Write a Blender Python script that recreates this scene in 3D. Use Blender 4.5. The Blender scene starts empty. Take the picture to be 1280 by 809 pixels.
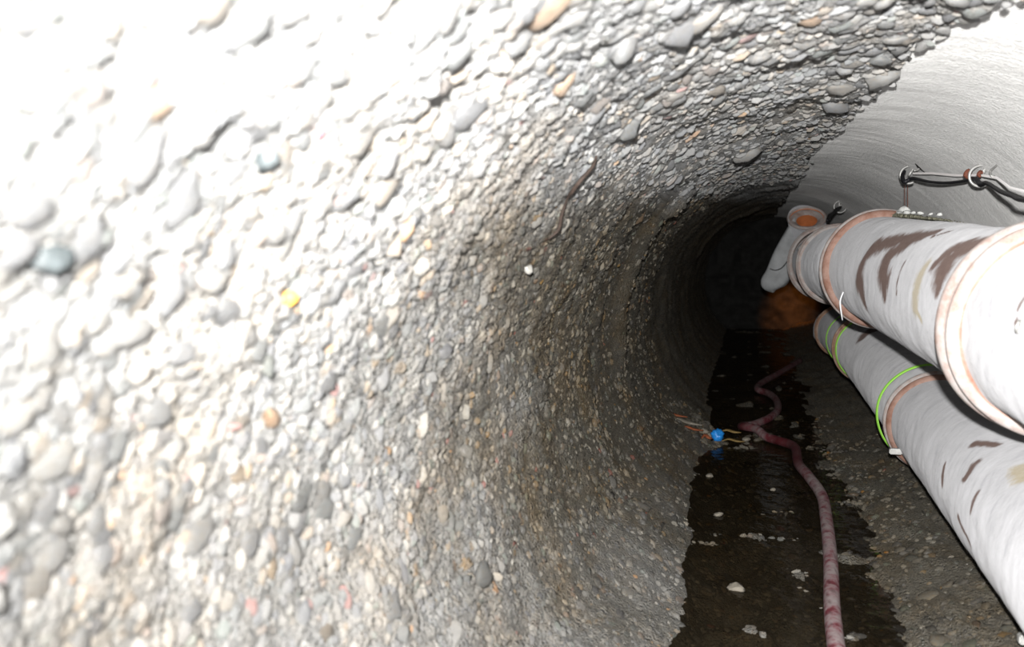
import bpy, math, random
import numpy as np
from mathutils import Vector, Matrix
random.seed(7); rng = np.random.default_rng(11)
SC = bpy.context.scene; COL = SC.collection

# ---------------------------------------------------------------- camera
cd = bpy.data.cameras.new('camera'); cam = bpy.data.objects.new('camera', cd); COL.objects.link(cam)
cam.location = (-.34, 0, 1.2)
cam.rotation_euler = (math.radians(90-4.128), 0, math.radians(13.349))
cd.sensor_width = 36; cd.lens = 1240/1280*36
cd.clip_start = .02; cd.clip_end = 80
cd.dof.use_dof = True; cd.dof.focus_distance = 4.6; cd.dof.aperture_fstop = 3.2
SC.camera = cam
# ---------------------------------------------------------------- world, flash, added orange spot
w = bpy.data.worlds.new('world'); SC.world = w; w.use_nodes = True
w.node_tree.nodes['Background'].inputs[0].default_value = (.5, .55, .6, 1)
w.node_tree.nodes['Background'].inputs[1].default_value = .0015
def point(name, loc, e, col, rad):
    l = bpy.data.lights.new(name, 'POINT'); l.energy = e; l.color = col; l.shadow_soft_size = rad
    o = bpy.data.objects.new(name, l); COL.objects.link(o); o.location = loc; return o
def spot(name, loc, aim, e, col, rad, deg, blend):
    l = bpy.data.lights.new(name, 'SPOT'); l.energy = e; l.color = col; l.shadow_soft_size = rad
    l.spot_size = math.radians(deg); l.spot_blend = blend
    o = bpy.data.objects.new(name, l); COL.objects.link(o); o.location = loc
    o.rotation_euler = (Vector(aim)-Vector(loc)).to_track_quat('-Z', 'Y').to_euler(); return o
FL = (-.345, -.16, 1.335)
spot('camera_flash', FL, (.62, 4.0, 1.16), 940, (1, .985, .96), .022, 132, 1.0)
spot('orange_glow_spot', (.73, 13.9, .86), (.34, 15.8, .34), 200, (1, .30, .05), .05, 26, 1.0)  # unseen spot added to make the orange glow on the far face
vs = SC.view_settings
vs.view_transform = 'Standard'; vs.look = 'None'; vs.exposure = 0; vs.gamma = 1; vs.use_curve_mapping = False
SC.cycles.max_bounces = 5; SC.cycles.diffuse_bounces = 3; SC.cycles.glossy_bounces = 3
SC.cycles.transparent_max_bounces = 6; SC.cycles.use_denoising = True
SC.cycles.sample_clamp_indirect = 4

# ---------------------------------------------------------------- node helpers
def mat(name):
    m = bpy.data.materials.new(name); m.use_nodes = True; nt = m.node_tree
    b = nt.nodes['Principled BSDF']; return m, nt, b
def N(nt, t, **k):
    n = nt.nodes.new(t)
    for a, v in k.items():
        if a.startswith('i_'): n.inputs[a[2:].replace('_', ' ')].default_value = v
        else: setattr(n, a, v)
    return n
def L(nt, a, b): nt.links.new(a, b)
def ramp(nt, fac, stops, interp='LINEAR'):
    r = nt.nodes.new('ShaderNodeValToRGB'); cr = r.color_ramp; cr.interpolation = interp
    while len(cr.elements) < len(stops): cr.elements.new(.5)
    for e, (p, c) in zip(cr.elements, stops):
        e.position = p; e.color = (c[0], c[1], c[2], 1) if not isinstance(c, (int, float)) else (c, c, c, 1)
    L(nt, fac, r.inputs[0]); return r.outputs[0]
def mixc(nt, f, a, b, mode='MIX'):
    m = nt.nodes.new('ShaderNodeMix'); m.data_type = 'RGBA'; m.blend_type = mode
    for s, v in ((m.inputs[0], f), (m.inputs[6], a), (m.inputs[7], b)):
        if isinstance(v, (int, float)): s.default_value = v if s.type == 'VALUE' else (v, v, v, 1)
        elif isinstance(v, tuple): s.default_value = (v[0], v[1], v[2], 1)
        else: L(nt, v, s)
    return m.outputs[2]
def math_(nt, op, a, b=0., c=None):
    m = nt.nodes.new('ShaderNodeMath'); m.operation = op
    for s, v in zip(m.inputs, (a, b, c)):
        if v is None: continue
        if isinstance(v, (int, float)): s.default_value = v
        else: L(nt, v, s)
    return m.outputs[0]
def attr(nt, n):
    a = nt.nodes.new('ShaderNodeAttribute'); a.attribute_name = n; return a
def objco(nt):
    return nt.nodes.new('ShaderNodeTexCoord').outputs['Object']
def noise(nt, co, sc, det=3, rough=.55):
    n = N(nt, 'ShaderNodeTexNoise'); n.inputs['Scale'].default_value = sc; n.inputs['Detail'].default_value = det
    n.inputs['Roughness'].default_value = rough
    if co is not None: L(nt, co, n.inputs['Vector'])
    return n
def bump(nt, b, h, st, dist):
    n = nt.nodes.new('ShaderNodeBump'); n.inputs['Strength'].default_value = st; n.inputs['Distance'].default_value = dist
    L(nt, h, n.inputs['Height']); L(nt, n.outputs[0], b.inputs['Normal'])

PAL = [(0, (.30, .30, .295)), (.10, (.13, .135, .145)), (.18, (.36, .35, .33)), (.30, (.20, .215, .21)),
       (.38, (.44, .43, .40)), (.50, (.26, .265, .28)), (.60, (.34, .30, .24)), (.67, (.16, .17, .165)),
       (.73, (.52, .51, .49)), (.79, (.40, .31, .20)), (.835, (.24, .28, .25)), (.875, (.62, .61, .58)),
       (.925, (.30, .22, .16)), (.955, (.45, .30, .12)), (.968, (.07, .07, .08)), (.985, (.42, .15, .12)), (.993, (.62, .32, .07))]
WET_DIM = .36
def rock_common(nt, b, tone, dry_lit_sock, base=None, peb=None):
    """colour of the stones from a palette, darkened and glossier by a mask of wet rock and painted flash falloff"""
    co = objco(nt)
    c = ramp(nt, tone, PAL, 'CONSTANT')
    coat = noise(nt, co, 38, 5, .7)
    c = mixc(nt, ramp(nt, coat.outputs[0], [(.48, .05), (.70, .62)]), c, (.31, .305, .295))
    b.inputs['Diffuse Roughness'].default_value = 1.0
    if base is not None: c = mixc(nt, peb, base, c)
    n1 = noise(nt, co, 90, 4, .7)
    c = mixc(nt, .55, c, ramp(nt, n1.outputs[0], [(.25, .45), (.75, 1.35)]), 'MULTIPLY')
    lime = noise(nt, co, 14, 5, .65)
    c = mixc(nt, ramp(nt, lime.outputs[0], [(.46, 0), (.70, .45)]), c, (.36, .36, .36))
    rustn = noise(nt, co, 3.4, 5, .6)
    c = mixc(nt, ramp(nt, rustn.outputs[0], [(.47, 0), (.66, .75)]), c, mixc(nt, 1.0, c, (1.08, .90, .66), 'MULTIPLY'))
    gl = noise(nt, co, 150, 1, .5)
    L(nt, math_(nt, 'ADD', math_(nt, 'MULTIPLY', ramp(nt, gl.outputs[0], [(.60, 0), (.68, 1)]), .55), .45), b.inputs['Specular IOR Level'])
    damp = mixc(nt, 1.0, c, (.47, .435, .37), 'MULTIPLY')
    limed = mixc(nt, .42, c, (.50, .51, .525))
    c = mixc(nt, dry_lit_sock, damp, limed)  # dim tone is real damp plus flash falloff put into the colour
    c = mixc(nt, 1.0, c, .70, 'MULTIPLY')
    L(nt, c, b.inputs['Base Color'])
    n2 = noise(nt, co, 45, 2, .5)
    wetr = ramp(nt, n2.outputs[0], [(.36, .16), (.60, .62)])
    L(nt, mixc(nt, dry_lit_sock, wetr, .62), b.inputs['Roughness'])
    return co, n1
# rock face (matrix + pebbles moulded in the mesh)
M_rock, nt, b = mat('conglomerate rock')
tone = attr(nt, 'tone').outputs['Fac']; peb = attr(nt, 'pebble').outputs['Fac']; dry_lit = attr(nt, 'dry_lit').outputs['Fac']
co, n1 = rock_common(nt, b, tone, dry_lit, (.30, .295, .28), peb)
vf = N(nt, 'ShaderNodeTexVoronoi'); vf.inputs['Scale'].default_value = 110; L(nt, co, vf.inputs['Vector'])
h = math_(nt, 'ADD', math_(nt, 'MULTIPLY', vf.outputs['Distance'], -1.0), n1.outputs[0])
bump(nt, b, h, 1.0, .009)
# loose mass of stones joined
M_stones, nt, b = mat('embedded stones')
co, n1 = rock_common(nt, b, attr(nt, 'tone').outputs['Fac'], attr(nt, 'dry_lit').outputs['Fac'])
bump(nt, b, n1.outputs[0], .9, .005)
M_pebble, nt, b = mat('pebble stone')
oi = N(nt, 'ShaderNodeObjectInfo')
at = attr(nt, 'dry_lit'); at.attribute_type = 'OBJECT'
co, n1 = rock_common(nt, b, oi.outputs['Random'], at.outputs['Fac'])
bump(nt, b, n1.outputs[0], .9, .005)
# shotcrete / cement
M_conc, nt, b = mat('troweled cement')
co = objco(nt)
ang = attr(nt, 'ang').outputs['Fac']
cmb = N(nt, 'ShaderNodeCombineXYZ'); sx = N(nt, 'ShaderNodeSeparateXYZ'); L(nt, co, sx.inputs[0])
# trowel streaks run round the bore, leaning a little along it
yy = math_(nt, 'ADD', math_(nt, 'MULTIPLY', sx.outputs[1], 46.), math_(nt, 'MULTIPLY', ang, 3.))
L(nt, yy, cmb.inputs[0]); L(nt, math_(nt, 'MULTIPLY', ang, 2.6), cmb.inputs[1])
st = noise(nt, cmb.outputs[0], 1.6, 6, .62)
big = noise(nt, co, 2.2, 4, .6)
sp = noise(nt, co, 60, 3, .6)
c = ramp(nt, st.outputs[0], [(.3, (.28, .275, .262)), (.46, (.43, .425, .41)), (.55, (.50, .495, .48)), (.7, (.70, .695, .68))])
c = mixc(nt, .6, c, ramp(nt, big.outputs[0], [(.3, .70), (.7, 1.1)]), 'MULTIPLY')
c = mixc(nt, .25, c, ramp(nt, sp.outputs[0], [(.3, .6), (.6, 1.05)]), 'MULTIPLY')
L(nt, c, b.inputs['Base Color']); b.inputs['Roughness'].default_value = .72; b.inputs['Diffuse Roughness'].default_value = 1
b.inputs['Sheen Weight'].default_value = 1.0; b.inputs['Sheen Roughness'].default_value = .6
bump(nt, b, sp.outputs[0], .6, .012)
# water
M_water, nt, b = mat('murky water')
b.inputs['Base Color'].default_value = (.018, .016, .012, 1); b.inputs['Roughness'].default_value = .07
b.inputs['IOR'].default_value = 1.33
co = objco(nt); nw = noise(nt, co, 7, 3, .5); bump(nt, b, nw.outputs[0], .25, .03)
tr = N(nt, 'ShaderNodeBsdfTransparent'); tr.inputs[0].default_value = (.46, .41, .33, 1)
ms = N(nt, 'ShaderNodeMixShader'); ms.inputs[0].default_value = .34
out = nt.nodes['Material Output']; L(nt, tr.outputs[0], ms.inputs[1]); L(nt, b.outputs[0], ms.inputs[2]); L(nt, ms.outputs[0], out.inputs[0])

def simple(name, col, rough=.6, nscale=0, nlo=.7, nhi=1.15, metal=0, bmp=0):
    m, nt, b = mat(name); b.inputs['Roughness'].default_value = rough; b.inputs['Metallic'].default_value = metal
    if nscale:
        n = noise(nt, objco(nt), nscale, 5, .6)
        L(nt, mixc(nt, 1.0, (col[0], col[1], col[2]), ramp(nt, n.outputs[0], [(.3, nlo), (.7, nhi)]), 'MULTIPLY'), b.inputs['Base Color'])
        if bmp: bump(nt, b, n.outputs[0], bmp, .01)
    else: b.inputs['Base Color'].default_value = (*col, 1)
    return m
# duct fabric: grey white sheet with circumferential smears and rust brown stains
def duct_mat(name, wcol):
    m, nt, b = mat(name)
    ang = attr(nt, 'ang').outputs['Fac']; s = attr(nt, 'along').outputs['Fac']; stn = attr(nt, 'stain').outputs['Fac']; ych = attr(nt, 'ochre').outputs['Fac']
    cmb = N(nt, 'ShaderNodeCombineXYZ')
    L(nt, math_(nt, 'ADD', math_(nt, 'MULTIPLY', s, 14.), math_(nt, 'MULTIPLY', ang, 2.0)), cmb.inputs[0]); L(nt, math_(nt, 'MULTIPLY', ang, 1.3), cmb.inputs[1])
    n = noise(nt, cmb.outputs[0], 1.4, 7, .62)
    n.inputs['Distortion'].default_value = .7
    co = objco(nt); nb = noise(nt, co, 3.0, 4, .6); nf = noise(nt, co, 55, 4, .65)
    c = ramp(nt, n.outputs[0], [(.28, (wcol[0]*.62, wcol[1]*.62, wcol[2]*.65)), (.45, tuple(x*.88 for x in wcol)), (.6, wcol), (.75, tuple(min(.92, x*1.15) for x in wcol))])
    c = mixc(nt, .55, c, ramp(nt, nb.outputs[0], [(.3, .72), (.65, 1.05)]), 'MULTIPLY')
    c = mixc(nt, .22, c, ramp(nt, nf.outputs[0], [(.3, .6), (.6, 1.05)]), 'MULTIPLY')
    # brown stains with smeared, streaky edges
    e = math_(nt, 'ADD', stn, math_(nt, 'MULTIPLY', math_(nt, 'SUBTRACT', n.outputs[0], .5), 1.1))
    e2 = math_(nt, 'ADD', e, math_(nt, 'MULTIPLY', math_(nt, 'SUBTRACT', nf.outputs[0], .5), .5))
    smask = ramp(nt, e2, [(.28, 0), (.42, .45), (.64, .97)])
    c = mixc(nt, smask, c, mixc(nt, nf.outputs[0], (.075, .045, .038), (.14, .10, .085)))
    L(nt, math_(nt, 'MULTIPLY', math_(nt, 'SUBTRACT', 1.0, smask), .33), b.inputs['Sheen Weight'])
    e3 = math_(nt, 'ADD', ych, math_(nt, 'MULTIPLY', math_(nt, 'SUBTRACT', nf.outputs[0], .5), .9))
    c = mixc(nt, ramp(nt, e3, [(.25, 0), (.6, .9)]), c, (.19, .145, .06))
    L(nt, c, b.inputs['Base Color']); b.inputs['Roughness'].default_value = .6; b.inputs['Diffuse Roughness'].default_value = 1
    b.inputs['Sheen Roughness'].default_value = .55
    bump(nt, b, nf.outputs[0], .5, .006)
    return m
M_duct = duct_mat('near duct sheet dimmed', (.345, .345, .365))  # same fabric as the far sheet, darkened in colour against flash overexposure
M_duct2 = duct_mat('far duct sheet lightened', (.74, .745, .78))  # far copy kept lighter in colour to offset flash falloff
M_duct3 = duct_mat('dusty grey duct sheet', (.46, .46, .48))
M_ring, nt, b = mat('dusty pink coupling band')
co = objco(nt); n = noise(nt, co, 16, 6, .7); prof = attr(nt, 'prof').outputs['Fac']
c = ramp(nt, n.outputs[0], [(.3, (.44, .29, .24)), (.46, (.56, .46, .425)), (.60, (.64, .60, .58))])
c = mixc(nt, ramp(nt, prof, [(.25, .0), (.6, .9)]), c, ramp(nt, n.outputs[0], [(.35, (.30, .13, .08)), (.6, (.46, .27, .21))]))
L(nt, c, b.inputs['Base Color']); b.inputs['Roughness'].default_value = .6; bump(nt, b, n.outputs[0], .3, .006)
M_rub, nt, b = mat('worn orange brown coupling band')
co = objco(nt); n = noise(nt, co, 16, 6, .7)
L(nt, ramp(nt, n.outputs[0], [(.3, (.40, .20, .12)), (.5, (.52, .32, .22)), (.68, (.62, .50, .43))]), b.inputs['Base Color']); b.inputs['Roughness'].default_value = .6
M_lime = simple('lime strap', (.38, .85, .10), .5)
M_seam = simple('white weld seam', (.85, .86, .88), .45)
M_metal = simple('galvanised steel', (.72, .72, .70), .35, 40, .7, 1.1, .35)
M_cable = simple('black rubber cable', (.018, .018, .022), .5, 30, .6, 1.4)
M_pinktape = simple('faded pink tape', (.82, .70, .68), .6, 12, .9, 1.05); M_pinktape.node_tree.nodes['Principled BSDF'].inputs['Sheen Weight'].default_value = 1.
M_rust = simple('rusty clip', (.24, .075, .045), .7, 60, .6, 1.3)
M_rod = simple('rusted wire', (.045, .03, .023), .75, 60, .5, 1.6)
M_black = simple('black gap', (.02, .02, .02), .8, 20)
M_sleeve = simple('collapsed sleeve fabric', (.62, .64, .66), .6, 9, .75, 1.1, 0, .3)
M_orange = simple('orange liner', (.80, .26, .09), .6, 12, .75, 1.15, 0, .3)
M_blue = simple('blue plastic', (.03, .33, .95), .4, 40, .8, 1.2)
M_hose, nt, b = mat('dusty maroon hose')
co = objco(nt); n = noise(nt, co, 26, 6, .72); n2 = noise(nt, co, 5, 2, .5)
c = ramp(nt, math_(nt, 'ADD', n.outputs[0], math_(nt, 'MULTIPLY', math_(nt, 'SUBTRACT', n2.outputs[0], .5), .5)), [(.36, (.22, .045, .06)), (.44, (.36, .17, .19)), (.54, (.44, .34, .345)), (.7, (.52, .46, .455))])
wet_fade_mask = attr(nt, 'wet').outputs['Fac']  # wet stretches and painted far-end dimming share this mask
c = mixc(nt, wet_fade_mask, c, (.10, .012, .016)); c = mixc(nt, attr(nt, 'crease').outputs['Fac'], c, (.10, .04, .045))
L(nt, c, b.inputs['Base Color']); b.inputs['Roughness'].default_value = .55; bump(nt, b, n.outputs[0], .4, .006)

# ---------------------------------------------------------------- object helpers
def mesh_np(name, V, Fq, m, attrs=None, parent=None, smooth=True):
    """V (n,3); Fq (m,k) uniform polygons"""
    me = bpy.data.meshes.new(name); V = np.asarray(V, np.float32); Fq = np.asarray(Fq, np.int32)
    k = Fq.shape[1]; me.vertices.add(len(V)); me.vertices.foreach_set('co', V.ravel())
    me.loops.add(Fq.size); me.loops.foreach_set('vertex_index', Fq.ravel())
    me.polygons.add(len(Fq)); me.polygons.foreach_set('loop_start', np.arange(len(Fq), dtype=np.int32)*k)
    me.polygons.foreach_set('loop_total', np.full(len(Fq), k, np.int32))
    if smooth: me.polygons.foreach_set('use_smooth', np.ones(len(Fq), bool))
    me.update(calc_edges=True)
    for a, v in (attrs or {}).items():
        at = me.attributes.new(a, 'FLOAT', 'POINT'); at.data.foreach_set('value', np.asarray(v, np.float32))
    if m: me.materials.append(m)
    o = bpy.data.objects.new(name, me); COL.objects.link(o)
    if parent: o.parent = parent
    return o
def tag(o, label=None, cat=None, group=None, kind=None):
    if label: o['label'] = label
    if cat: o['category'] = cat
    if group: o['group'] = group
    if kind: o['kind'] = kind
    return o
def thing(name, label, cat, loc, group=None):
    o = bpy.data.objects.new(name, None); COL.objects.link(o); o.location = loc; o.empty_display_size = .05
    return tag(o, label, cat, group)
def sweep(name, pts, rad, m, parent=None, sub=8, n=10, attrs=None, flat=None, origin=None):
    """smooth tube through points; rad number or list; closed ends"""
    P = [Vector(p) for p in pts]; R = rad if isinstance(rad, (list, tuple)) else [rad]*len(P)
    Q = []; RR = []
    for i in range(len(P)-1):
        p0 = P[max(i-1, 0)]; p1 = P[i]; p2 = P[i+1]; p3 = P[min(i+2, len(P)-1)]
        for k in range(sub):
            t = k/sub
            Q.append(.5*((2*p1)+(p2-p0)*t+(2*p0-5*p1+4*p2-p3)*t*t+(3*p1-p0-3*p2+p3)*t**3)); RR.append(R[i]*(1-t)+R[i+1]*t)
    Q.append(P[-1]); RR.append(R[-1])
    if origin is None: origin = Vector(Q[0])
    V = []; up = None
    for i, q in enumerate(Q):
        d = (Q[min(i+1, len(Q)-1)]-Q[max(i-1, 0)]).normalized()
        if up is None: up = Vector((0, 0, 1)) if abs(d.z) < .9 else Vector((1, 0, 0))
        s = d.cross(up).normalized(); up = s.cross(d).normalized()
        for j in range(n):
            a = 2*math.pi*j/n; fz = 1 if flat is None else flat
            V.append(q+(s*math.cos(a)+up*math.sin(a)*fz)*RR[i]-origin)
    Fc = [(i*n+j, i*n+(j+1) % n, (i+1)*n+(j+1) % n, (i+1)*n+j) for i in range(len(Q)-1) for j in range(n)]
    # caps: collapse quads
    V.append(Q[0]-origin); V.append(Q[-1]-origin); a0 = len(V)-2
    me = bpy.data.meshes.new(name)
    fc = Fc+[((j+1) % n, j, a0) for j in range(n)]+[((len(Q)-1)*n+j, (len(Q)-1)*n+(j+1) % n, a0+1) for j in range(n)]
    me.from_pydata([tuple(v) for v in V], [], fc); me.polygons.foreach_set('use_smooth', np.ones(len(fc), bool))
    if m: me.materials.append(m)
    for a, f in (attrs or {}).items():
        at = me.attributes.new(a, 'FLOAT', 'POINT')
        vals = [f(i/(len(Q)-1), j) for i in range(len(Q)) for j in range(n)]+[f(0, 0), f(1, 0)]
        at.data.foreach_set('value', np.array(vals, np.float32))
    o = bpy.data.objects.new(name, me); COL.objects.link(o)
    if parent: o.parent = parent; o.location = origin-parent.location
    else: o.location = origin
    return o

# ---------------------------------------------------------------- numpy noise
def hsh(i, j, k=0, s=0):
    h = (i.astype(np.int64)*374761393+j.astype(np.int64)*668265263+np.int64(k)*2147483647 + np.int64(s)*974711+12345) if not isinstance(k, np.ndarray) else \
        (i.astype(np.int64)*374761393+j.astype(np.int64)*668265263+k.astype(np.int64)*1274126177+np.int64(s)*974711+12345)
    h &= 0xffffffff; h = ((h ^ (h >> 13))*1274126177) & 0xffffffff; h = ((h ^ (h >> 16))*2246822519) & 0xffffffff
    return ((h ^ (h >> 15)) & 0xffffff)/float(0x1000000)
def vnoise(x, y, z, s=0):
    xi, yi, zi = np.floor(x), np.floor(y), np.floor(z); fx, fy, fz = x-xi, y-yi, z-zi
    fx, fy, fz = [f*f*(3-2*f) for f in (fx, fy, fz)]; r = 0
    for a in (0, 1):
        for b_ in (0, 1):
            for c in (0, 1):
                r = r+hsh(xi+a, yi+b_, zi+c, s)*(fx if a else 1-fx)*(fy if b_ else 1-fy)*(fz if c else 1-fz)
    return r*2-1
def worley(u, y, ncell, cy, s):
    """periodic in u (0..1). returns F1, F2-F1, random id"""
    U = u*ncell; Y = y/cy; iu = np.floor(U); iy = np.floor(Y)
    f1 = np.full(U.shape, 9.); f2 = np.full(U.shape, 9.); rid = np.zeros(U.shape)
    for a in (-1, 0, 1):
        for b_ in (-1, 0, 1):
            ci = iu+a; cj = iy+b_; cm = np.mod(ci, ncell)
            px = ci+.5+.8*(hsh(cm, cj, 1, s)-.5); py = cj+.5+.8*(hsh(cm, cj, 2, s)-.5)
            wgt = .75+.7*hsh(cm, cj, 3, s)
            d = np.hypot(U-px, Y-py)*wgt
            better = d < f1
            f2 = np.where(better, f1, np.minimum(f2, d)); rid = np.where(better, hsh(cm, cj, 4, s), rid); f1 = np.where(better, d, f1)
    return f1, f2-f1, rid
def sstep(a, b_, x):
    t = np.clip((x-a)/(b_-a), 0, 1); return t*t*(3-2*t)

# ---------------------------------------------------------------- the bore
R0, ZC = 1.0, .75
def theta_border(y):            # where the rock gives way to the cement, degrees from the crown
    return np.interp(y, [0, 1.5, 2.1, 2.6, 3.2, 5.2, 8.5, 40], [14, 11.5, 9, 5.5, 3, .5, .0, -1])
def dry_lit_mask(th, y, nz):  # wet rock mask, widened and scaled to put flash falloff into the colour
    lim = np.interp(th, [-180, -140, -110, -72, -62, -52, -43, -25, 5, 20, 100, 180], [3.4, 3.5, 2.3, 1.85, 2.0, 3.0, 5.0, 9.2, 11.4, 11.4, 2.8, 2.4])
    return sstep(1., -1., (y-lim)/(lim*np.interp(th, [-60, -48, -40], [.62, .4, .12]))+nz*.42)*np.interp(th, [-80, -42], [.66, 1.])
def surf_lo(th, y):
    """large scale radius of the rock face; th degrees from the crown, + to the right"""
    a = np.radians(th); X = np.sin(a); Z = np.cos(a)
    n = .020*vnoise(X*2.1, y*1.1, Z*2.1, 1)+.013*vnoise(X*5.2, y*3.6, Z*5.2, 2)+.009*vnoise(X*12, y*10, Z*12, 3)
    # rings left by the drill, running round the bore
    n = n+.004*np.sin(y*2*math.pi/.085+2.5*vnoise(X*2, y*1.5, Z*2, 5))*(.5+.5*vnoise(X*3, y*2, Z*3, 6))
    r = R0+n
    # step and ledge where the lining changes, 5.1 m in on the left
    led = np.exp(-((y-5.1-.15*vnoise(X*5, y*0, Z*5, 8))/.10)**2)*sstep(-105, -90, th)*sstep(-35, -48, th)
    r = r-.055*led
    r = r+.05*np.exp(-((y-5.42)/.14)**2)*sstep(-100, -85, th)*sstep(-40, -55, th)
    led2 = np.exp(-((y-11.3)/.12)**2)*sstep(-75, -60, th)*sstep(-5, -18, th)
    r = r-.05*led2
    # rubble filling the lower right haunch: chord from (.10,-.03) to (.84,.19)
    dxx, dzz = math.sin(1), 0
    x1, z1, x2, z2 = .10, -.03-ZC, .84, .19-ZC
    nx, nz = (z2-z1), -(x2-x1); ln = math.hypot(nx, nz); nx /= ln; nz /= ln; dd = nx*x1+nz*z1
    den = nx*X+nz*Z; rl = np.where(den > .05, dd/np.maximum(den, .05), 9)
    rl = rl+n*1.4
    inside = (th > 90) & (th < 180)
    r = np.where(inside, np.minimum(r, rl), r)
    # shallow stony shore on the left of the water
    thl = np.where(th > 180, th-360, th)
    r = r-(.055+.03*vnoise(X*4, y*1.6, Z*4, 14))*sstep(-158, -143, thl)*sstep(-122, -136, thl)*sstep(8.5, 6.5, y)
    # a gravel bar that crosses the invert near 6.3 m
    bar = np.exp(-((y-6.45-.5*vnoise(X*3, y*0, Z*3, 9))/.22)**2)*sstep(140, 155, np.abs(thl))
    r = r-.10*bar*sstep(-190, -150, thl)*sstep(-120, -140, thl)
    zb_ = ZC+.042+.05*vnoise(X*5, y*4.5, Z*5, 15)+.03*vnoise(X*13, y*12, Z*13, 16)
    rb = zb_/np.maximum(-Z, .3)
    r = np.where(np.cos(np.radians(th)) < -.35, -np.log(np.exp(-60*r)+np.exp(-60*rb))/60, r)
    return r
def surf(th, y, fine=True):
    r = surf_lo(th, y); u = np.mod(th, 360)/360
    lime = 0
    f, g, rid = worley(u, y, 210, .034, 21)          # ~3 cm pebbles
    dome = sstep(0, .42, g)*(.25+.75*hsh(np.floor(rid*1e6), np.floor(rid*1e6), 7, 3))
    f2, g2, rid2 = worley(u, y, 470, .0145, 22)      # ~1.3 cm grit
    dome2 = sstep(0, .4, g2)
    a = np.radians(th); X = np.sin(a); Z = np.cos(a)
    sm = sstep(-.55, .15, vnoise(X*2.3, y*1.6, Z*2.3, 12))    # patches where the fines cover the stones
    r = r-.0105*dome*(.3+.7*sm)-.0028*dome2
    r = r-.0065*vnoise(X*30, y*30, Z*30, 4)
    peb = np.clip(dome*1.6*(.35+.65*sm), 0, 1)
    tn = np.where(dome > .28, rid, rid2)
    peb = np.maximum(peb, .55*dome2*(rid2 > .55))
    return r, tn, peb
# rows along the bore: fine near the camera, coarser with distance
rows = list(np.arange(-3.0, .25, .08)); y = .25
while y < 16: rows.append(y); y += min(max(.0031*y*y, .0042), .075)
while y < 34: rows.append(y); y += .4
rows = np.array(rows)
def ROW_DRY_LIT(th, y):
    a = np.radians(th); return dry_lit_mask(np.where(th > 180, th-360, th), y, vnoise(np.sin(a)*4, y*3, np.cos(a)*4, 31)+.5*vnoise(np.sin(a)*13, y*12, np.cos(a)*13, 32))
def sheet(name, th, borderfade=None):
    TH, Y = np.meshgrid(th, rows); r, tn, peb = surf(TH, Y)
    if borderfade:
        a = np.radians(TH); nz = vnoise(np.sin(a)*9, Y*7, np.cos(a)*9, 41)*2.4+vnoise(np.sin(a)*30, Y*24, np.cos(a)*30, 42)*2.2
        k = sstep(-.7, .9, TH-theta_border(Y)+nz)
        r = (r-.022*sstep(-40, -12, TH))*(1-k)+(R0+.035)*k
    a = np.radians(TH)
    V = np.stack([r*np.sin(a), Y, ZC+r*np.cos(a)], -1).reshape(-1, 3)
    nr, nc = TH.shape; idx = np.arange(nr*nc).reshape(nr, nc)
    Fq = np.stack([idx[:-1, :-1], idx[1:, :-1], idx[1:, 1:], idx[:-1, 1:]], -1).reshape(-1, 4)
    o = mesh_np(name, V, Fq, M_rock, dict(tone=tn.ravel(), pebble=peb.ravel(), dry_lit=ROW_DRY_LIT(TH, Y).ravel()))
    o['kind'] = 'structure'; return o
ceiling = tag(sheet('ceiling', np.linspace(-42, 19, 178), True), 'scaly grey conglomerate roof of the tunnel bore', 'ceiling')
wall_left = tag(sheet('wall_left', np.linspace(-126, -42, 262)), 'rough pebbly left wall of the tunnel bore, bright near the camera', 'wall')
floor = tag(sheet('floor', np.linspace(112, 234, 300)), 'rough gravel floor of the tunnel bore with rubble along the right side', 'floor')
# cement skin on the right
th = np.linspace(-4, 114, 150); yr = np.concatenate([np.arange(-3, .4, .1), np.arange(.4, 12, .03), np.arange(12, 34, .5)])
TH, Y = np.meshgrid(th, yr); a = np.radians(TH)
r = R0+.012*vnoise(np.sin(a)*2, Y*1.2, np.cos(a)*2, 51)+.0022*vnoise(np.sin(a)*5, Y*16+TH*.02, np.cos(a)*5, 52)
# lengthwise cracks / trowel ridge
V = np.stack([r*np.sin(a), Y, ZC+r*np.cos(a)], -1).reshape(-1, 3); nr, nc = TH.shape; idx = np.arange(nr*nc).reshape(nr, nc)
Fq = np.stack([idx[:-1, :-1], idx[1:, :-1], idx[1:, 1:], idx[:-1, 1:]], -1).reshape(-1, 4)
M_face = simple('far shade rock', (.018, .0175, .016), .8, 14, .6, 1.5, 0, .3)  # near-black colour stands in for the darkness at this distance
wall_right = tag(mesh_np('wall_right', V, Fq, M_conc, dict(ang=np.radians(TH).ravel())), 'smooth troweled grey cement lining on the right of the bore', 'wall', kind='structure')
# rock face added across the heading to catch the orange glow
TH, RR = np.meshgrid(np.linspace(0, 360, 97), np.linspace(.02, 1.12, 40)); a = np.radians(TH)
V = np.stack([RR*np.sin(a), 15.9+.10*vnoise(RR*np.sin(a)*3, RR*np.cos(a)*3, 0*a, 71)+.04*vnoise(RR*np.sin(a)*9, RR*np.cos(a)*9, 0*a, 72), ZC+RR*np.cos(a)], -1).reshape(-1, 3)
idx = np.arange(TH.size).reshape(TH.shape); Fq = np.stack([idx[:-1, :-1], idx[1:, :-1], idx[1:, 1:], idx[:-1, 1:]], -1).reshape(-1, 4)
tag(mesh_np('wall_back', V, Fq, M_face), 'added rock face closing the far end, shaded dark in its colour, glowing orange at its right', 'wall', kind='structure')
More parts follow.
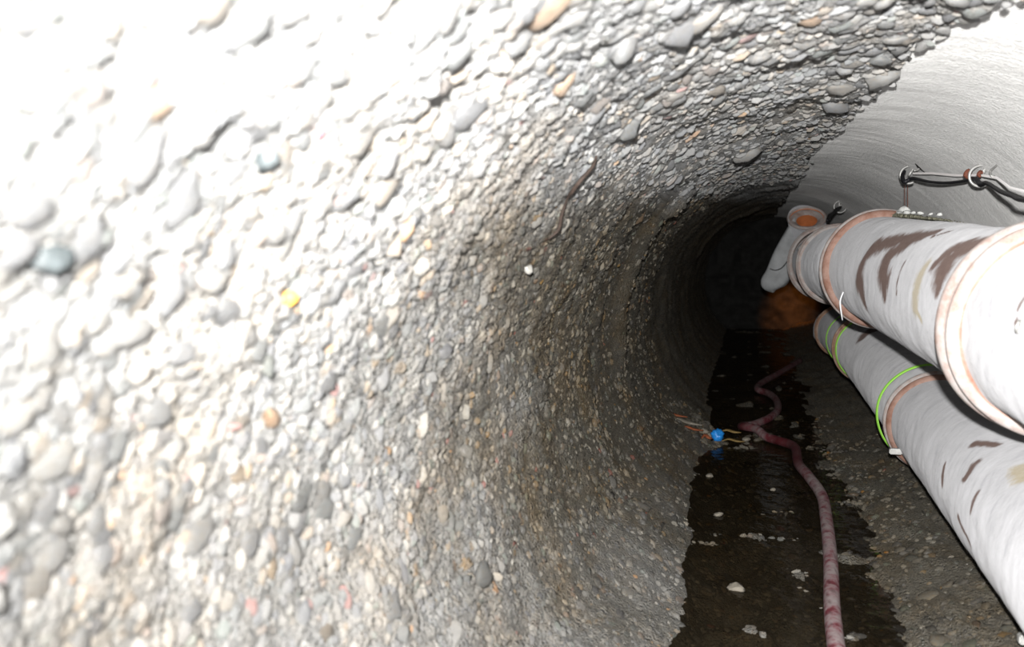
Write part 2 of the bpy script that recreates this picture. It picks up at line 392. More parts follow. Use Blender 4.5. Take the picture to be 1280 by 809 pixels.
# water in the invert
xs = np.linspace(-.78, .70, 24); ys = np.linspace(-3, 34, 120); X, Y = np.meshgrid(xs, ys)
V = np.stack([X, Y, 0*X+.0], -1).reshape(-1, 3); idx = np.arange(X.size).reshape(X.shape)
Fq = np.stack([idx[:-1, :-1], idx[:-1, 1:], idx[1:, 1:], idx[1:, :-1]], -1).reshape(-1, 4)
water = mesh_np('standing_water', V, Fq, M_water); tag(water, 'dark standing water along the middle of the floor', 'water', kind='structure')

# ---------------------------------------------------------------- stones
def ico(sub, seed):
    import bmesh
    bm = bmesh.new(); bmesh.ops.create_icosphere(bm, subdivisions=sub, radius=1)
    V = np.array([v.co[:] for v in bm.verts]); Fc = np.array([[v.index for v in f.verts] for f in bm.faces]); bm.free()
    r = np.random.default_rng(seed)
    for _ in range(9):      # cut facets so that the stones are blocky, rounded
        n = r.normal(size=3); n /= np.linalg.norm(n); d = r.uniform(.55, .85)
        k = V@n; V = V-np.outer(np.maximum(k-d, 0)*.8, n)
    V *= 1+.10*r.normal(size=(len(V), 1)); return V, Fc
BIG = [ico(2, s) for s in range(8)]; SML = [ico(1, 50+s) for s in range(8)]
camR = np.array(cam.matrix_basis.to_3x3())
from mathutils import Euler
camR = np.array(Euler(cam.rotation_euler).to_matrix()); camP = np.array(cam.location)
def proj(p):
    v = (p-camP)@camR; z = -v[:, 2]; z = np.where(z > .05, z, .05)
    return 640+1240*v[:, 0]/z, 404.5-1240*v[:, 1]/z, np.where(-v[:, 2] > .05, z, 1e9)
def scatter(n, y0, y1, th0, th1, med, seed, ypow=1.0):
    r = np.random.default_rng(seed)
    y = y0+(y1-y0)*r.random(n)**ypow; th = r.uniform(th0, th1, n)
    s = med*np.exp(r.normal(0, .38, n))*.5
    return y, th, s
def build_stones(parent, sets, nbig, seed, rockedge=False, emb0=-.35):
    Y = np.concatenate([s[0] for s in sets]); TH = np.concatenate([s[1] for s in sets]); S = np.concatenate([s[2] for s in sets])
    r = np.random.default_rng(seed)
    if rockedge: keep = TH < theta_border(Y)+r.normal(-.3, 1.1, len(Y)); Y, TH, S = Y[keep], TH[keep], S[keep]
    n = len(Y); a = np.radians(TH)
    rad = surf_lo(TH, Y)-(.022*sstep(-40, -12, TH) if rockedge else 0)
    flat = r.uniform(.38, .62, n)
    emb = S*flat*r.uniform(emb0, emb0+.57, n)
    rad = rad-emb-.003
    Pn = np.stack([rad*np.sin(a), Y, ZC+rad*np.cos(a)], -1)
    nrm = -np.stack([np.sin(a), 0*a, np.cos(a)], -1); nrm = nrm+r.normal(0, .17, (n, 3)); nrm /= np.linalg.norm(nrm, axis=1)[:, None]
    t0 = np.array([0, 1., 0])+0*nrm; ph = r.uniform(0, 2*math.pi, n)
    t1 = np.cross(nrm, t0); t1 /= np.linalg.norm(t1, axis=1)[:, None]; t2 = np.cross(nrm, t1)
    e1 = t1*np.cos(ph)[:, None]+t2*np.sin(ph)[:, None]; e2 = np.cross(nrm, e1)
    asp = r.uniform(.62, 1.0, n)
    B = np.stack([e1*(S*1.12)[:, None], e2*(S*asp)[:, None], nrm*(S*flat)[:, None]], 1)   # rows = scaled axes
    px, py, z = proj(Pn); vis = (px > -5) & (px < 1285) & (py > -5) & (py < 814)
    # face-on size in the picture
    vd = Pn-camP; vd /= np.linalg.norm(vd, axis=1)[:, None]
    size = S/z*1240*np.sqrt(np.clip(np.abs((vd*nrm).sum(1)), .15, 1)); size = np.where(vis, size, 0)
    # hidden behind the ducts?
    hid = (Pn[:, 0] > .12) & (px > 1100) & (TH > 90) & (py-570 < (px-1128)*1.45)
    size = np.where(hid, 0, size)
    order = np.argsort(-size); ind = set(order[:nbig].tolist())
    dry_lit = ROW_DRY_LIT(TH, Y)
    tone = r.random(n)
    rest = np.array([i for i in range(n) if i not in ind and (size[i] > .9 or not vis[i] or hid[i])]) if n > nbig else np.array([], int)
    # joined mass: detailed shape when it shows larger than 7 px, plain otherwise
    VV, FF, TT, DD = [], [], [], []; off = 0
    for bank, sel in ((BIG, rest[size[rest] > 9]), (SML, rest[size[rest] <= 9])):
        for q in range(8):
            ids = sel[sel % 8 == q]
            if not len(ids): continue
            v, f = bank[q]; W = np.einsum('vk,nkd->nvd', v, B[ids])+Pn[ids][:, None, :]
            VV.append(W.reshape(-1, 3)); FF.append((f[None]+(np.arange(len(ids))*len(v))[:, None, None]+off).reshape(-1, 3)); off += len(ids)*len(v)
            TT.append(np.repeat(tone[ids], len(v))); DD.append(np.repeat(dry_lit[ids], len(v)))
    if VV:
        o = mesh_np('small_stones', np.concatenate(VV), np.concatenate(FF), M_stones, dict(tone=np.concatenate(TT), dry_lit=np.concatenate(DD)), parent)
        o['kind'] = 'stuff'
    prot = []
    for v, f in BIG:
        me = bpy.data.meshes.new('pebble'); me.from_pydata(v.tolist(), [], f.tolist()); me.polygons.foreach_set('use_smooth', np.ones(len(f), bool))
        me.materials.append(M_pebble); prot.append(me)
    for i in sorted(ind):
        o = bpy.data.objects.new('pebble', prot[i % 8]); M = Matrix.Identity(4)
        for k in range(3):
            for j in range(3): M[j][k] = B[i, k, j]
            M[k][3] = Pn[i, k]
        o.parent = parent; o.matrix_world = M; o['dry_lit'] = float(dry_lit[i]); COL.objects.link(o)
    print('stones', parent.name, n, 'big px', size[order[:nbig]].min() if n > nbig else 0, 'tris', sum(len(f) for f in FF))
build_stones(wall_left, [scatter(3400, .35, 1.7, -126, -42, .027, 1), scatter(4500, .35, 1.9, -126, -42, .014, 6), scatter(5200, 1.7, 4.2, -126, -42, .021, 2), scatter(2600, 4.2, 7, -126, -42, .022, 3)], 300, 5)
build_stones(ceiling, [scatter(2900, .5, 3.0, -42, 15, .033, 11), scatter(1500, .5, 3.0, -42, 15, .018, 12), scatter(3600, 3.0, 7.5, -42, 6, .030, 13)], 300, 6, True)
build_stones(floor, [scatter(2000, 1.4, 4.2, 185, 234, .022, 21), scatter(1500, 4.2, 7, 185, 234, .022, 22), scatter(1100, 2.0, 6.5, 128, 178, .026, 23), scatter(1500, 2.4, 7.5, 160, 215, .026, 24), scatter(260, 6.15, 6.75, 196, 226, .045, 25)], 300, 7, emb0=-.2)

# ---------------------------------------------------------------- ducts
def frame(A, B):
    ax = (B-A).normalized(); u = Vector((0, 0, 1)).cross(ax).normalized(); return ax, u, ax.cross(u)
def seg_d(p, q, x, y):
    d = q-p; t = np.clip(((x-p[0])*d[0]+(y-p[1])*d[1])/max(1e-9, d@d), 0, 1); return np.hypot(x-p[0]-t*d[0], y-p[1]-t*d[1])
def duct_section(parent, A, B, r, m, stains=(), ochre=(), sag=.0, seed=0, name='duct_section'):
    """sheet from ring A (far) to ring B (near); stains are strokes [(angle deg, metres from A, half width m)...]"""
    ax, u, w_ = frame(A, B); Ln = (B-A).length; nl = max(24, int(Ln/.02)); na = 160 if stains or ochre else 96
    S, PH = np.meshgrid(np.linspace(0, Ln, nl), np.linspace(0, 2*math.pi, na, endpoint=False), indexing='ij')
    rr = r*(1-.012*np.sin(S/Ln*math.pi))+.0035*vnoise(np.cos(PH)*3, S*5+seed, np.sin(PH)*3, 61)+.002*vnoise(np.cos(PH)*2, S*22+seed+PH*.0, np.sin(PH)*2, 62)
    u_, w2, a_ = np.array(u), np.array(w_), np.array(ax); A_ = np.array(A-parent.location)
    V = A_+S[..., None]*a_+(rr*np.cos(PH))[..., None]*u_+(rr*np.sin(PH))[..., None]*w2
    def field(strokes):
        f = np.zeros(S.shape)
        for sk in strokes:
            for (a1, s1, h1), (a2, s2, h2) in zip(sk[:-1], sk[1:]):
                # angle measured round 180 (towards the camera side)
                P1 = np.array([math.radians(a1 % 360)*r, s1]); P2 = np.array([math.radians(a2 % 360)*r, s2])
                d = seg_d(P1, P2, PH*r, S); f = np.maximum(f, 1-d/((h1+h2)))
        return f
    idx = np.arange(S.size).reshape(S.shape); j2 = np.roll(idx, -1, 1)
    Fq = np.stack([idx[:-1], j2[:-1], j2[1:], idx[1:]], -1).reshape(-1, 4)
    at = dict(ang=np.abs(PH-math.pi).ravel(), along=(S+seed*3.7).ravel(), stain=field(stains).ravel(), ochre=field(ochre).ravel())
    return mesh_np(name, V.reshape(-1, 3), Fq, m, at, parent)
def ring(parent, c, ax, r, prof, m, name='coupling_ring', n=112, seed=0):
    """lathe: prof = [(axial, radial offset, dark)]"""
    ax = ax.normalized(); u = Vector((0, 0, 1)).cross(ax).normalized(); w_ = ax.cross(u); c = np.array(c-parent.location)
    V = []; D = []
    for s, dr, dk in prof:
        for j in range(n):
            a = 2*math.pi*j/n; R_ = r+dr+.0012*math.sin(a*5+seed)
            V.append(c+np.array(ax)*s+np.array(u)*R_*math.cos(a)+np.array(w_)*R_*math.sin(a)); D.append(dk)
    k = len(prof); idx = np.arange(k*n).reshape(k, n); j2 = np.roll(idx, -1, 1)
    Fq = np.stack([idx[:-1], j2[:-1], j2[1:], idx[1:]], -1).reshape(-1, 4)
    return mesh_np(name, np.array(V), Fq, m, dict(prof=D), parent)
def bead(s, w_, h, base=0, dk=0, n=7):
    return [(s+w_*i/(n-1), base+h*math.sin(math.pi*i/(n-1)), dk) for i in range(n)]
WIDE = [(-.085, -.012, 0)]+bead(-.08, .075, .026, .004)+[(-.004, .006, 1)]+bead(0, .012, .004, .006, 1)+bead(.016, .045, .020, .004)+[(.064, -.012, 1)]
TH_ = [(-.06, -.012, 0)]+bead(-.055, .05, .024, .004)+bead(0, .04, .016, .004, 1)+[(.044, -.012, 1)]
NARROW = [(-.03, -.01, 0)]+bead(-.028, .03, .018, .004)+[(.004, .004, 1)]+bead(.008, .02, .010, .002)+[(.03, -.012, 0)]
V3 = lambda *a: Vector(a)
U0, U1, U2, U3 = V3(.440, 2.806, 1.000), V3(.284, 4.990, 1.117), V3(.262, 7.102, 1.112), V3(.292, 9.20, 1.105)
Un = U0+(U0-U1)*1.6
up = thing('ventilation_duct', 'upper pale ventilation duct with brown stains, hung against the cement wall', 'duct', (.33, 4.0, .75))
sA = [[(116, 1.40, .014), (121.6, 1.352, .03), (134.5, .983, .042), (145.9, .80, .045), (164.7, .79, .04), (177.4, .779, .052), (186, .85, .055), (197, .86, .01)],
      [(128, 1.30, .01), (132.5, 1.272, .035), (147, 1.149, .055), (161.5, 1.176, .058), (171, 1.27, .04), (181, 1.29, .004)],
      [(119, 2.02, .01), (122, 1.96, .03), (130, 1.89, .06), (139, 1.87, .06), (150, 1.92, .04), (162, 1.95, .006)], [(122, 1.84, .02), (134, 1.79, .04), (146, 1.78, .008)],
      [(112, 1.5, .006), (118, 1.46, .012), (122, 1.44, .004)], [(150, 1.42, .006), (165, 1.44, .012), (175, 1.46, .004)]]
sO = [[(150, 1.70, .02), (158, 1.70, .035), (173, 1.735, .04), (178, 1.76, .01), (186, 1.83, .006)]]
duct_section(up, U1, U0, .250, M_duct, sA, sO, seed=1)
duct_section(up, U0, Un, .250, M_duct, [[(128, .42, .004), (140, .40, .007), (155, .40, .007), (166, .43, .003)]], [], seed=2)
duct_section(up, U2, U1, .250, M_duct2, [], [], seed=3)
duct_section(up, U3, U2, .25, M_duct2, [], [], seed=4)
for c, ax, p, r in ((U0, U0-U1, WIDE, .260), (U1, U0-U2, TH_, .260), (U2, U1-U3, NARROW, .260), (U2+V3(.008, 1.15, .0), U1-U3, NARROW, .284), (U3, U2-U3, NARROW, .250)):
    ring(up, c, ax, r, p, M_ring, seed=c.y)
# welded seam and brass eyelets
axn, un, wn = frame(U0, Un)
ring(up, U0+axn*.60, axn, .250, [(-.006, 0, 0)]+bead(-.005, .01, .004)+[(.006, 0, 0)], M_seam, 'weld_seam')
def eyelet(A, B, ang, s, r, R_=.013):
    ax, u, w_ = frame(A, B); a = math.radians(ang); nn = u*math.cos(a)+w_*math.sin(a); c = A+ax*s+nn*(r+.004); tt = nn.cross(ax)
    pts = [c+(ax*math.cos(t)+tt*math.sin(t))*R_ for t in [2*math.pi*k/12 for k in range(13)]]
    o = sweep('eyelet', pts, R_*.3, M_metal, up, 2, 6); o['label'] = 'small ring eyelet on the duct sheet'; return o
eyelet(U0, Un, 165, .47, .250); eyelet(U3, U2, 172, 1.6, .25, .018); eyelet(U3, U2, 150, .9, .25, .02)
# cable tie tail hanging from the joint's underside
ax, u, w_ = frame(U1, U0); a = math.radians(200); nn = u*math.cos(a)+w_*math.sin(a); c = U1+ax*.62+nn*.295
sweep('cable_tie', [c+V3(0, 0, .05), c+V3(-.012, 0, .01), c+V3(-.006, 0, -.04), c+V3(.0, .01, -.07)], [.004, .004, .0035, .002], M_seam, up, 4, 6)

L0, L1, L2, L3 = V3(.514, 2.562, .382), V3(.551, 4.991, .388), V3(.469, 7.088, .544), V3(.492, 9.272, .495)
L4 = L3+(L3-L2)*.5+V3(.02, 0, -.05); Ln_ = L1+(L0-L1)*1.75
lo = thing('ventilation_duct', 'lower grey ventilation duct with a lime green strap, resting above the rubble', 'duct', (.5, 4.0, .14))
sL = [[(112, 1.57, .012), (119, 1.50, .022), (126, 1.44, .012)], [(134, 1.64, .012), (139, 1.64, .022), (144, 1.655, .018), (150, 1.665, .014), (154, 1.64, .004)],
      [(150, 1.85, .004), (157, 1.86, .018), (166, 1.88, .005)], [(158, 1.35, .004), (166, 1.375, .016), (175, 1.42, .003)], [(181, 1.72, .003), (187, 1.80, .014), (193, 1.9, .003)]]
duct_section(lo, L1, Ln_, .216, M_duct, sL, [[(112, 1.9, .03), (116, 2.0, .04)]], seed=5)
duct_section(lo, L2, L1, .215, M_duct3, [[(100, .5, .06), (120, .55, .05), (130, .6, .02)]], [], seed=6)
duct_section(lo, L3, L2, .215, M_duct3, [], [], seed=7)
duct_section(lo, L4, L3, .214, M_duct2, [], [], seed=8)
ring(lo, L1, L0-L2, .219, TH_, M_ring)
ring(lo, L2, L1-L3, .219, NARROW, M_rub); ring(lo, L3, L2-L3, .219, NARROW, M_rub)
axl, ul, wl = frame(L2, L1)
for c, rr in ((L1-axl*.20, .245), (L2+axl*.05, .219), (L2+(L3-L2)*.43, .216)):
    o = ring(lo, c, axl, rr, [(-.009, -.003, 0)]+bead(-.010, .020, .006, .001)+[(.009, -.003, 0)], M_lime, 'lime_strap'); o['label'] = 'thin lime green strap'
def block(name, c, sx, sy, sz, m, parent=None, bev=.004, rot=(0, 0, 0)):
    import bmesh
    bm = bmesh.new(); bmesh.ops.create_cube(bm, size=1); bmesh.ops.scale(bm, vec=(sx, sy, sz), verts=bm.verts)
    bmesh.ops.bevel(bm, geom=list(bm.edges), offset=bev, segments=2, affect='EDGES')
    me = bpy.data.meshes.new(name); bm.to_mesh(me); bm.free(); me.materials.append(m)
    o = bpy.data.objects.new(name, me); COL.objects.link(o); o.rotation_euler = rot
    o.location = Vector(c)-(parent.location if parent else Vector())
    if parent: o.parent = parent
    return o
for c in ((.325, 4.72, .30), (.30, 7.20, .44), (.405, 2.82, .172)):
    block('clamp_lever', c, .055, .03, .026, M_metal, lo)

# end of the upper duct: upturned outlet with an orange liner, collapsed sleeve beside it
out_ = thing('duct_outlet', 'open upturned duct end with an orange lining at the far end of the upper duct', 'duct outlet', (.22, 9.6, 1.1))
oc = V3(.185, 9.62, 1.512); oax = (V3(-.34, 0, 1.2)-oc).normalized()*.55+V3(0, 0, .75); oax.normalize()
def tube_between(name, pts, rads, m, parent, n=40, closed=False):
    return sweep(name, pts, rads, m, parent, 6, n)
def open_tube(name, path, rads, m, parent, n=40, sub=6):
    """tube without caps"""
    o = sweep(name, path, rads, m, parent, sub, n); me = o.data
    import bmesh
    bm = bmesh.new(); bm.from_mesh(me); bm.verts.ensure_lookup_table()
    bmesh.ops.delete(bm, geom=[bm.verts[-1], bm.verts[-2]], context='VERTS'); bm.to_mesh(me); bm.free(); return o
e0 = V3(.30, 9.75, 1.08)
open_tube('elbow', [e0+V3(.02, -.25, 0), e0+V3(-.01, -.02, .05), e0+V3(-.07, .0, .20), oc-oax*.05, oc], [.25, .22, .185, .165, .172], M_duct2, out_)
open_tube('liner', [oc+oax*.004, oc-oax*.06, oc-oax*.16, oc-oax*.28], [.150, .140, .13, .12], M_orange, out_)
lb = sweep('liner_back', [oc-oax*.20, oc-oax*.26], [.13, .10], M_orange, out_, 3, 24); lb['label'] = 'orange sheet closing the outlet'
ring(out_, oc, oax, .160, [(-.03, -.066, 0), (-.012, -.04, 0), (0, -.018, 0)]+bead(-.02, .04, .02, .0)+[(-.03, -.008, 0)], M_ring, 'rim')
# sleeve: flattened hanging bag
def sleeve():
    prof = [(1.505, .055, .02, .012), (1.42, .035, .045, .026), (1.33, .005, .075, .045), (1.22, -.02, .105, .06), (1.12, -.03, .125, .065), (1.03, -.045, .135, .07), (.99, -.07, .14, .078), (.93, -.085, .137, .085), (.88, -.095, .115, .075), (.85, -.095, .075, .05), (.838, -.095, .02, .014)]
    n = 28; V = []; o0 = Vector((-.05, 9.72, 1.5))
    for k, (z, x, hw, hd) in enumerate(prof):
        for j in range(n):
            a = 2*math.pi*j/n; q = 1+.10*math.sin(3*a+k*.7)
            V.append((x+.01+hw*math.cos(a)*q, 9.62+hd*math.sin(a)*q, z+.02*math.cos(a)))
    Fq = [(k*n+j, k*n+(j+1) % n, (k+1)*n+(j+1) % n, (k+1)*n+j) for k in range(len(prof)-1) for j in range(n)]
    V = np.array(V)-np.array((-.04, 9.6, 1.5)); o = mesh_np('collapsed_sleeve', V, Fq, M_sleeve); o.parent = out_; o.location = Vector((-.04, 9.6, 1.5))-out_.location
    md = o.modifiers.new('s', 'SUBSURF'); md.levels = 1; md.render_levels = 2
    o['label'] = 'limp grey fabric sleeve hanging left of the opening'
    sweep('fold_line', [(-.14, 9.535, 1.045), (-.09, 9.53, 1.03), (-.03, 9.535, 1.055), (.02, 9.54, 1.12), (.055, 9.55, 1.16)], [.004, .005, .005, .005, .003], M_black, o, 5, 6).location = Vector((-.14, 9.535, 1.045))-Vector((-.04, 9.6, 1.5))
    return o
sleeve()

# ---------------------------------------------------------------- hooks, cable, tape
def wallp(thd, y, off=0.):
    a = math.radians(thd); return V3((R0-off)*math.sin(a), y, ZC+(R0-off)*math.cos(a))
def hook(p, s, label, ang=0, hooked=True):
    """open steel C with its shank driven into the cement"""
    nx = Vector((-(p.x), 0, -(p.z-ZC))).normalized()
    c = p+nx*.012
    pts = [p-nx*.02, p+nx*.02]
    pts = []
    for t in range(-30, 216, 20):
        a = math.radians(t+90+ang); pts.append(c+V3(math.cos(a), 0, math.sin(a))*s)
    pts = pts[:]
    o = sweep('wall_hook', pts, s*.14, M_metal, None, 3, 8)
    tag(o, label, 'hook', 'steel hooks along the cement wall')
    sweep('shank', [pts[0], p+nx*.02, p-nx*.015], s*.13, M_metal, o, 3, 8).location = Vector((0, 0, 0))
    return o
h1 = hook(V3(.472, 5.517, 1.609), .044, 'farther of the two steel hooks holding the black cable'); h2 = hook(V3(.601, 4.487, 1.524), .043, 'nearer of the two steel hooks holding the black cable, beside a rusty clip')
h3 = hook(V3(.462, 9.375, 1.614), .052, 'small steel hook above the far duct joints', 40)
zb = [(.618, 4.36, 1.504), (.605, 4.35, 1.504), (0.608, 4.38, 1.526), (0.613, 4.35, 1.536), (0.622, 4.3, 1.551)]
tag(sweep('bent_wire', zb, .0045, M_metal, None, 4, 8), 'short bent galvanised wire sticking out right of the nearer hook', 'wire')
cab = [(0.435, 5.45, 1.613), (0.419, 5.42, 1.586), (0.426, 5.38, 1.555), (0.459, 5.35, 1.569), (0.49, 5.1, 1.535), (0.526, 4.9, 1.515), (0.556, 4.7, 1.507), (0.57, 4.5, 1.503), (0.582, 4.42, 1.477), (0.58, 4.3, 1.473), (0.549, 3.95, 1.421), (0.508, 3.6, 1.385), (0.471, 3.3, 1.357), (.47, 2.8, 1.335), (.5, 2.0, 1.36)]
tag(sweep('black_cable', cab, [.007, .010, .011, .008, .007, .0065, .0065, .008, .012, .0075, .0085, .008, .008, .008, .008], M_cable, None, 8, 10), 'black rubber cable slung through two steel hooks on the cement wall', 'cable')
tag(sweep('cable', [(.46, 9.35, 1.60), (0.414, 9.2, 1.572), (0.364, 8.9, 1.533), (0.309, 8.6, 1.496), (0.27, 8.3, 1.45)], [.01, .02, .013, .018, .012], M_cable, None, 6, 8), 'short black cable hanging from the small far hook', 'cable')
tp = [(0.481, 5.5, 1.604), (0.515, 5.15, 1.572), (0.567, 4.85, 1.549), (0.595, 4.5, 1.519), (0.612, 4.3, 1.488), (0.592, 4.0, 1.441), (0.573, 3.7, 1.403), (0.525, 3.1, 1.352)]
V = []; 
for i, p in enumerate(tp):
    for k, dz in ((0, .005), (1, -.005)):
        for dx in (0, .004): V.append((p[0]+dx, p[1], p[2]+dz+.006*math.sin(i*2.1)))
Fq = []
for i in range(len(tp)-1):
    a0, b0 = i*4, i*4+4
    Fq += [(a0, a0+2, b0+2, b0), (a0+1, b0+1, b0+3, a0+3), (a0, b0, b0+1, a0+1), (a0+2, a0+3, b0+3, b0+2)]
tag(mesh_np('tape', np.array(V), Fq, M_pinktape), 'faded pink tape stretched behind the black cable', 'tape')
for q, (x, y, z) in enumerate(((.561, 4.55, 1.524), (.576, 4.40, 1.514))):
    k = (1, .7)[q]
    o = sweep('rusty_clip', [(x, y, z-.014*k), (x-.010*k, y, z), (x, y, z+.016*k), (x+.010*k, y, z+.004)], [.006*k, .013*k, .011*k, .004], M_rust, None, 4, 8)
    tag(o, ['larger rusty clip on the cable left of the nearer hook', 'small rusty clip just right of the nearer hook'][q], 'clip')
for k, (p0, p1) in enumerate((((.426, 5.38, 1.538), (.411, 5.25, 1.409)), ((.435, 5.35, 1.536), (.42, 5.22, 1.408)))):
    tag(sweep('drop_wire', [p0, Vector(p0).lerp(Vector(p1), .5), p1], .0016, M_rust, None, 3, 6), ['left of two thin wires hanging from the farther hook to the duct', 'right of two thin wires hanging from the farther hook to the duct'][k], 'wire')
# slit in the cement with a nail
sweep('crack', [(0.445, 5.224, 1.645), (0.489, 5.333, 1.622), (0.527, 5.406, 1.6)], [.003, .014, .005], M_black, wall_right, 5, 6, flat=.3)
tag(sweep('nail', [(.480, 5.31, 1.612), (0.468, 5.30, 1.606), (0.455, 5.29, 1.603)], .006, M_metal, None, 4, 6), 'bright bent nail beside the dark slit in the cement', 'nail')
sweep('crack', [(0.069, 4.39, 1.748), (0.12, 4.55, 1.743), (0.155, 4.632, 1.738), (0.191, 4.736, 1.732)], [.002, .005, .004, .002], M_black, wall_right, 5, 6, flat=.3)
# dirt and plaster crumbs on the top of the duct where it meets the cement
M_dirt = simple('damp dirt', (.17, .165, .12), .9, 70, .5, 1.6)
dc = U1.lerp(U0, .25)
Vd, Fd, Td, off = [], [], [], 0
rr_ = np.random.default_rng(4)
for k in range(420):
    t = rr_.beta(1.6, 2.4); c = np.array(U1.lerp(U0, .0+.48*t)); ang = math.radians(rr_.uniform(52, 84)); 
    c = c+np.array([math.cos(ang)*.262, 0, math.sin(ang)*.258]); s = rr_.uniform(.006, .018)*(1.3-t)
    v, f = SML[k % 8]; Vd.append(v*s*np.array([1, 1.2, .8])+c); Fd.append(f+off); off += len(v)
o = mesh_np('dirt', np.concatenate(Vd), np.concatenate(Fd), M_dirt, None, up); o.location = -up.location; o['kind'] = 'stuff'
M_crumb = simple('white plaster', (.75, .76, .74), .8, 50, .8, 1.1)
for k in range(7):
    v, f = SML[k]; t = (.05, .08, .10, .16, .22, .30, .36)[k]; c = U1.lerp(U0, t)+V3(.05, 0, .284 if k == 1 else .272); s = (.026, .034, .022, .014, .018, .012, .014)[k]
    o = mesh_np('plaster_crumb', v*np.array([s, s*1.4, s*.6]), f, M_crumb); o.location = c
    tag(o, ['white plaster crumb farthest along the duct top, under the thin wires', 'largest white plaster crumb, just right of the thin wires', 'flat white crumb right of the largest one on the duct top',
            'fourth white crumb from the far coupling on the duct top', 'small white crumb third from the near end of the dirt line', 'tiny white crumb second from the near end of the dirt line',
            'white crumb nearest the camera on the duct top'][k], 'crumb', 'plaster crumbs on the upper duct')

# ---------------------------------------------------------------- hose
hp = [[-.066, 2.4], [-.07, 2.75], [-0.066, 3.012], [-0.051, 3.35], [-0.015, 3.883], [0.013, 4.471], [0.024, 4.915], [-0.015, 5.343], [-0.049, 5.638], [-0.05, 6.1], [-0.128, 6.288], [-0.207, 6.405], [-0.27, 6.562], [-0.346, 6.663], [-.36, 6.82], [-0.283, 6.964], [-0.171, 7.229], [-0.106, 7.577], [-0.105, 8.071], [-0.159, 8.424], [-0.241, 8.651], [-0.202, 9.085], [-0.02, 9.85], [0.209, 10.75]]
hz = [.028]*9+[.03, .028, .03, .05, .045, .02, .01, .018, .025, .028, .028, .028, .028, .035, .06]
def wet_fade(t, j):  # wet stretches, plus far end darkened in colour for light falloff
    return float(np.interp(t, [0, .27, .31, .34, .40, .44, .47, .50, .56, .585, .61, 1], [.0, .05, .35, .9, .9, .95, .5, .35, .95, .9, .5, .6]))
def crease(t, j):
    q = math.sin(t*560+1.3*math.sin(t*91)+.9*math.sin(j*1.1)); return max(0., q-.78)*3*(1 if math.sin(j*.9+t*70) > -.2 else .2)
hose = sweep('hose', [(a[0], a[1], z+.004) for a, z in zip(hp, hz)], [.027]*24, M_hose, None, 16, 20, dict(wet=wet_fade, crease=crease))
tag(hose, 'dusty maroon hose snaking along the wet tunnel floor', 'hose')

# ---------------------------------------------------------------- litter on the gravel bar
def lump(name, p, s, m, label, cat, seed=0, group=None):
    v, f = ico(3, 90+seed); o = mesh_np(name, v*np.array(s), f, m, smooth=False); o.location = p; o.rotation_euler = (0, 0, seed*1.3); return tag(o, label, cat, group)
def gz(x, y):        # height of the rock floor
    th_ = math.degrees(math.atan2(x, -.7))
    r_ = float(surf_lo(np.array([th_]), np.array([y]))[0]); a = math.radians(th_); return ZC+r_*math.cos(a)
def gp(px, d, dz=.02): return V3(px, d, max(0, gz(px, d))+dz)
lump('plastic_lump', gp(-.51, 6.33, .045), (.043, .04, .045), M_blue, 'crumpled bright blue plastic lump at the left edge of the water', 'plastic', 1)
M_org = simple('orange rag', (.34, .10, .04), .7, 30); M_yel = simple('ochre wood', (.30, .20, .07), .7, 30); M_tan = simple('pale wood', (.30, .27, .22), .8, 30)
def strip(p, L_, a, m, label, cat='rag', r=.012, lift=.02):
    d = V3(math.cos(a), math.sin(a), 0)
    pts = [p-d*L_*.5, p-d*L_*.2+V3(0, .02, lift), p+d*L_*.15+V3(0, -.01, lift*.4), p+d*L_*.5]
    return tag(sweep('litter_strip', pts, [r*.5, r, r*1.1, r*.4], m, None, 5, 7, flat=.45), label, cat)
strip(gp(-.80, 6.45), .20, -.2, M_org, 'orange red rag strip at the foot of the left wall')
strip(gp(-.72, 6.35), .26, -.4, M_tan, 'pale grey stick running down to the blue lump', 'stick', .018)
strip(gp(-.67, 6.22), .16, .2, M_org, 'rusty orange scrap in the middle of the litter heap')
strip(gp(-.43, 6.6), .13, .0, M_yel, 'ochre chip just beyond the blue lump', 'chip', .014, .01)
strip(gp(-.41, 6.28), .14, .1, M_yel, 'ochre stick lying right of the blue lump', 'stick', .012, .01)
strip(gp(-.57, 6.24), .07, .4, M_org, 'small orange scrap touching the left side of the blue lump')
for k, (x, y_, s) in enumerate(((-.60, 6.45, .04), (-.655, 6.5, .035), (-.56, 6.42, .03), (-.76, 6.25, .03), (-.33, 6.42, .03))):
    lump('floor_stone', gp(x, y_, .01), (s, s*.8, s*.6), M_tan, ['largest pale stone behind the blue lump', 'pale stone left of the largest one behind the blue lump', 'small pale stone closest behind the blue lump', 'pale stone beside the stick at the wall foot', 'pale stone in the water right of the ochre stick'][k], 'stone', 10+k)
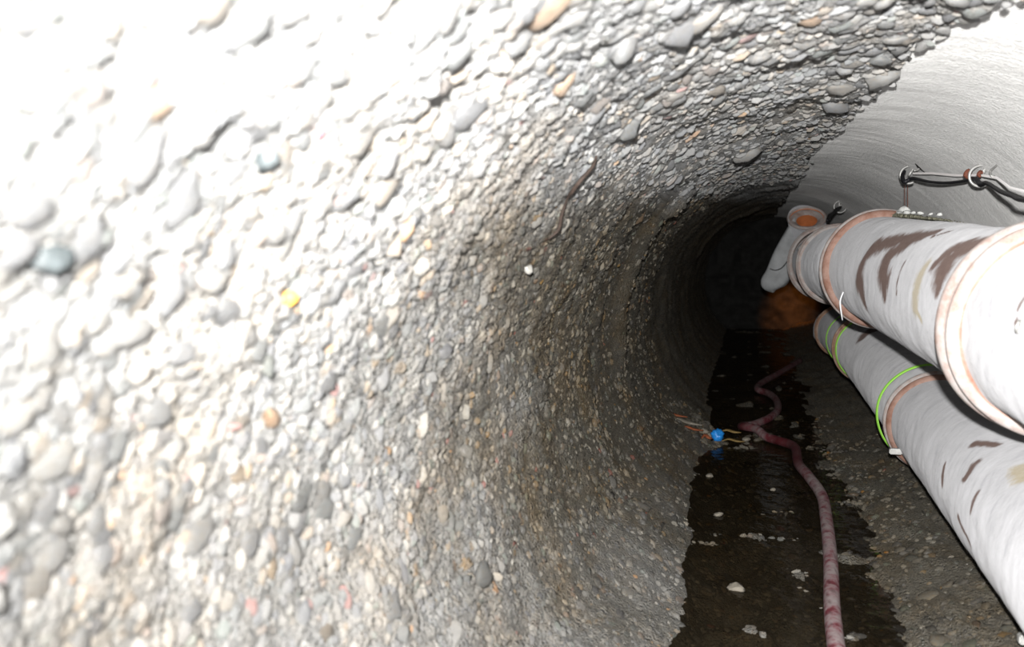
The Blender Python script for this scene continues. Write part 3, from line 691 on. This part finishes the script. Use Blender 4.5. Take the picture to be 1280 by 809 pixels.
# pale stones that break the water
for k, (x, y_, s) in enumerate(((-.60, 4.35, .034), (-.36, 3.55, .036), (-.45, 4.55, .024), (-.52, 5.35, .026), (-.20, 5.1, .018))):
    lump('floor_stone', V3(x, y_, .004), (s, s*.8, s*.55), M_tan, ['pale flat stone at the left edge of the dark water', 'pale flat stone in the water near the bottom of the picture', 'small pale stone in mid water right of the edge stone', 'tan stone at the left shore below the blue lump', 'smallest pale stone, in the middle of the dark water'][k], 'stone', 20+k)
# pebbles and a rusted wire standing out of the left wall
def onwall(px_, y_, z_, m, s, label, seed):
    a = math.degrees(math.atan2(px_, z_-ZC)); r_ = float(surf_lo(np.array([a]), np.array([y_]))[0])-.012
    lump('wall_stone', V3(r_*math.sin(math.radians(a)), y_, ZC+r_*math.cos(math.radians(a))), (s*.7, s, s), m, label, 'stone', seed)
    return r_
M_wht = simple('pale quartz', (.40, .39, .36), .35, 40); M_oc = simple('orange stone', (.85, .42, .08), .5, 40); M_red = simple('red stone', (.5, .06, .08), .5)
M_dk = simple('slate stone', (.055, .065, .068), .55, 60)
onwall(-.892, 2.503, 1.157, M_wht, .014, 'round pale pebble below the rusted wire on the left wall', 31)
onwall(-.715, 2.443, 1.420, M_wht, .010, 'white quartz chip at the top of the rusted wire', 32)
onwall(-.89, 1.154, 1.137, M_oc, .010, 'brightest orange pebble on the left wall, at mid height', 33)
onwall(-.80, 1.02, 1.33, M_red, .006, 'small red pebble high on the near left wall', 34)
onwall(-.808, .942, 1.287, M_dk, .015, 'dark slate stone high on the bright left wall, left of the small red pebble', 35)
onwall(-.86, .70, 1.18, M_dk, .018, 'largest dark stone on the brightest part of the left wall', 36)
def wp(px_, y_, z_, off=.012):
    a = math.degrees(math.atan2(px_, z_-ZC)); r_ = float(surf_lo(np.array([a]), np.array([y_]))[0])-off
    return V3(r_*math.sin(math.radians(a)), y_, ZC+r_*math.cos(math.radians(a)))
rw = [wp(*p, o) for p, o in zip([(-0.703, 2.455, 1.432), (-0.721, 2.44, 1.414), (-0.749, 2.42, 1.382), (-0.773, 2.444, 1.352), (-0.787, 2.475, 1.334), (-0.811, 2.498, 1.3), (-0.832, 2.52, 1.268), (-0.849, 2.522, 1.239)], (.014, .026, .03, .022, .02, .026, .026, .016))]
tag(sweep('rusted_wire', rw, [.0025, .0045, .005, .0055, .003, .0045, .005, .002], M_rod, None, 6, 8), 'bent rusted wire standing out of the left wall', 'wire')
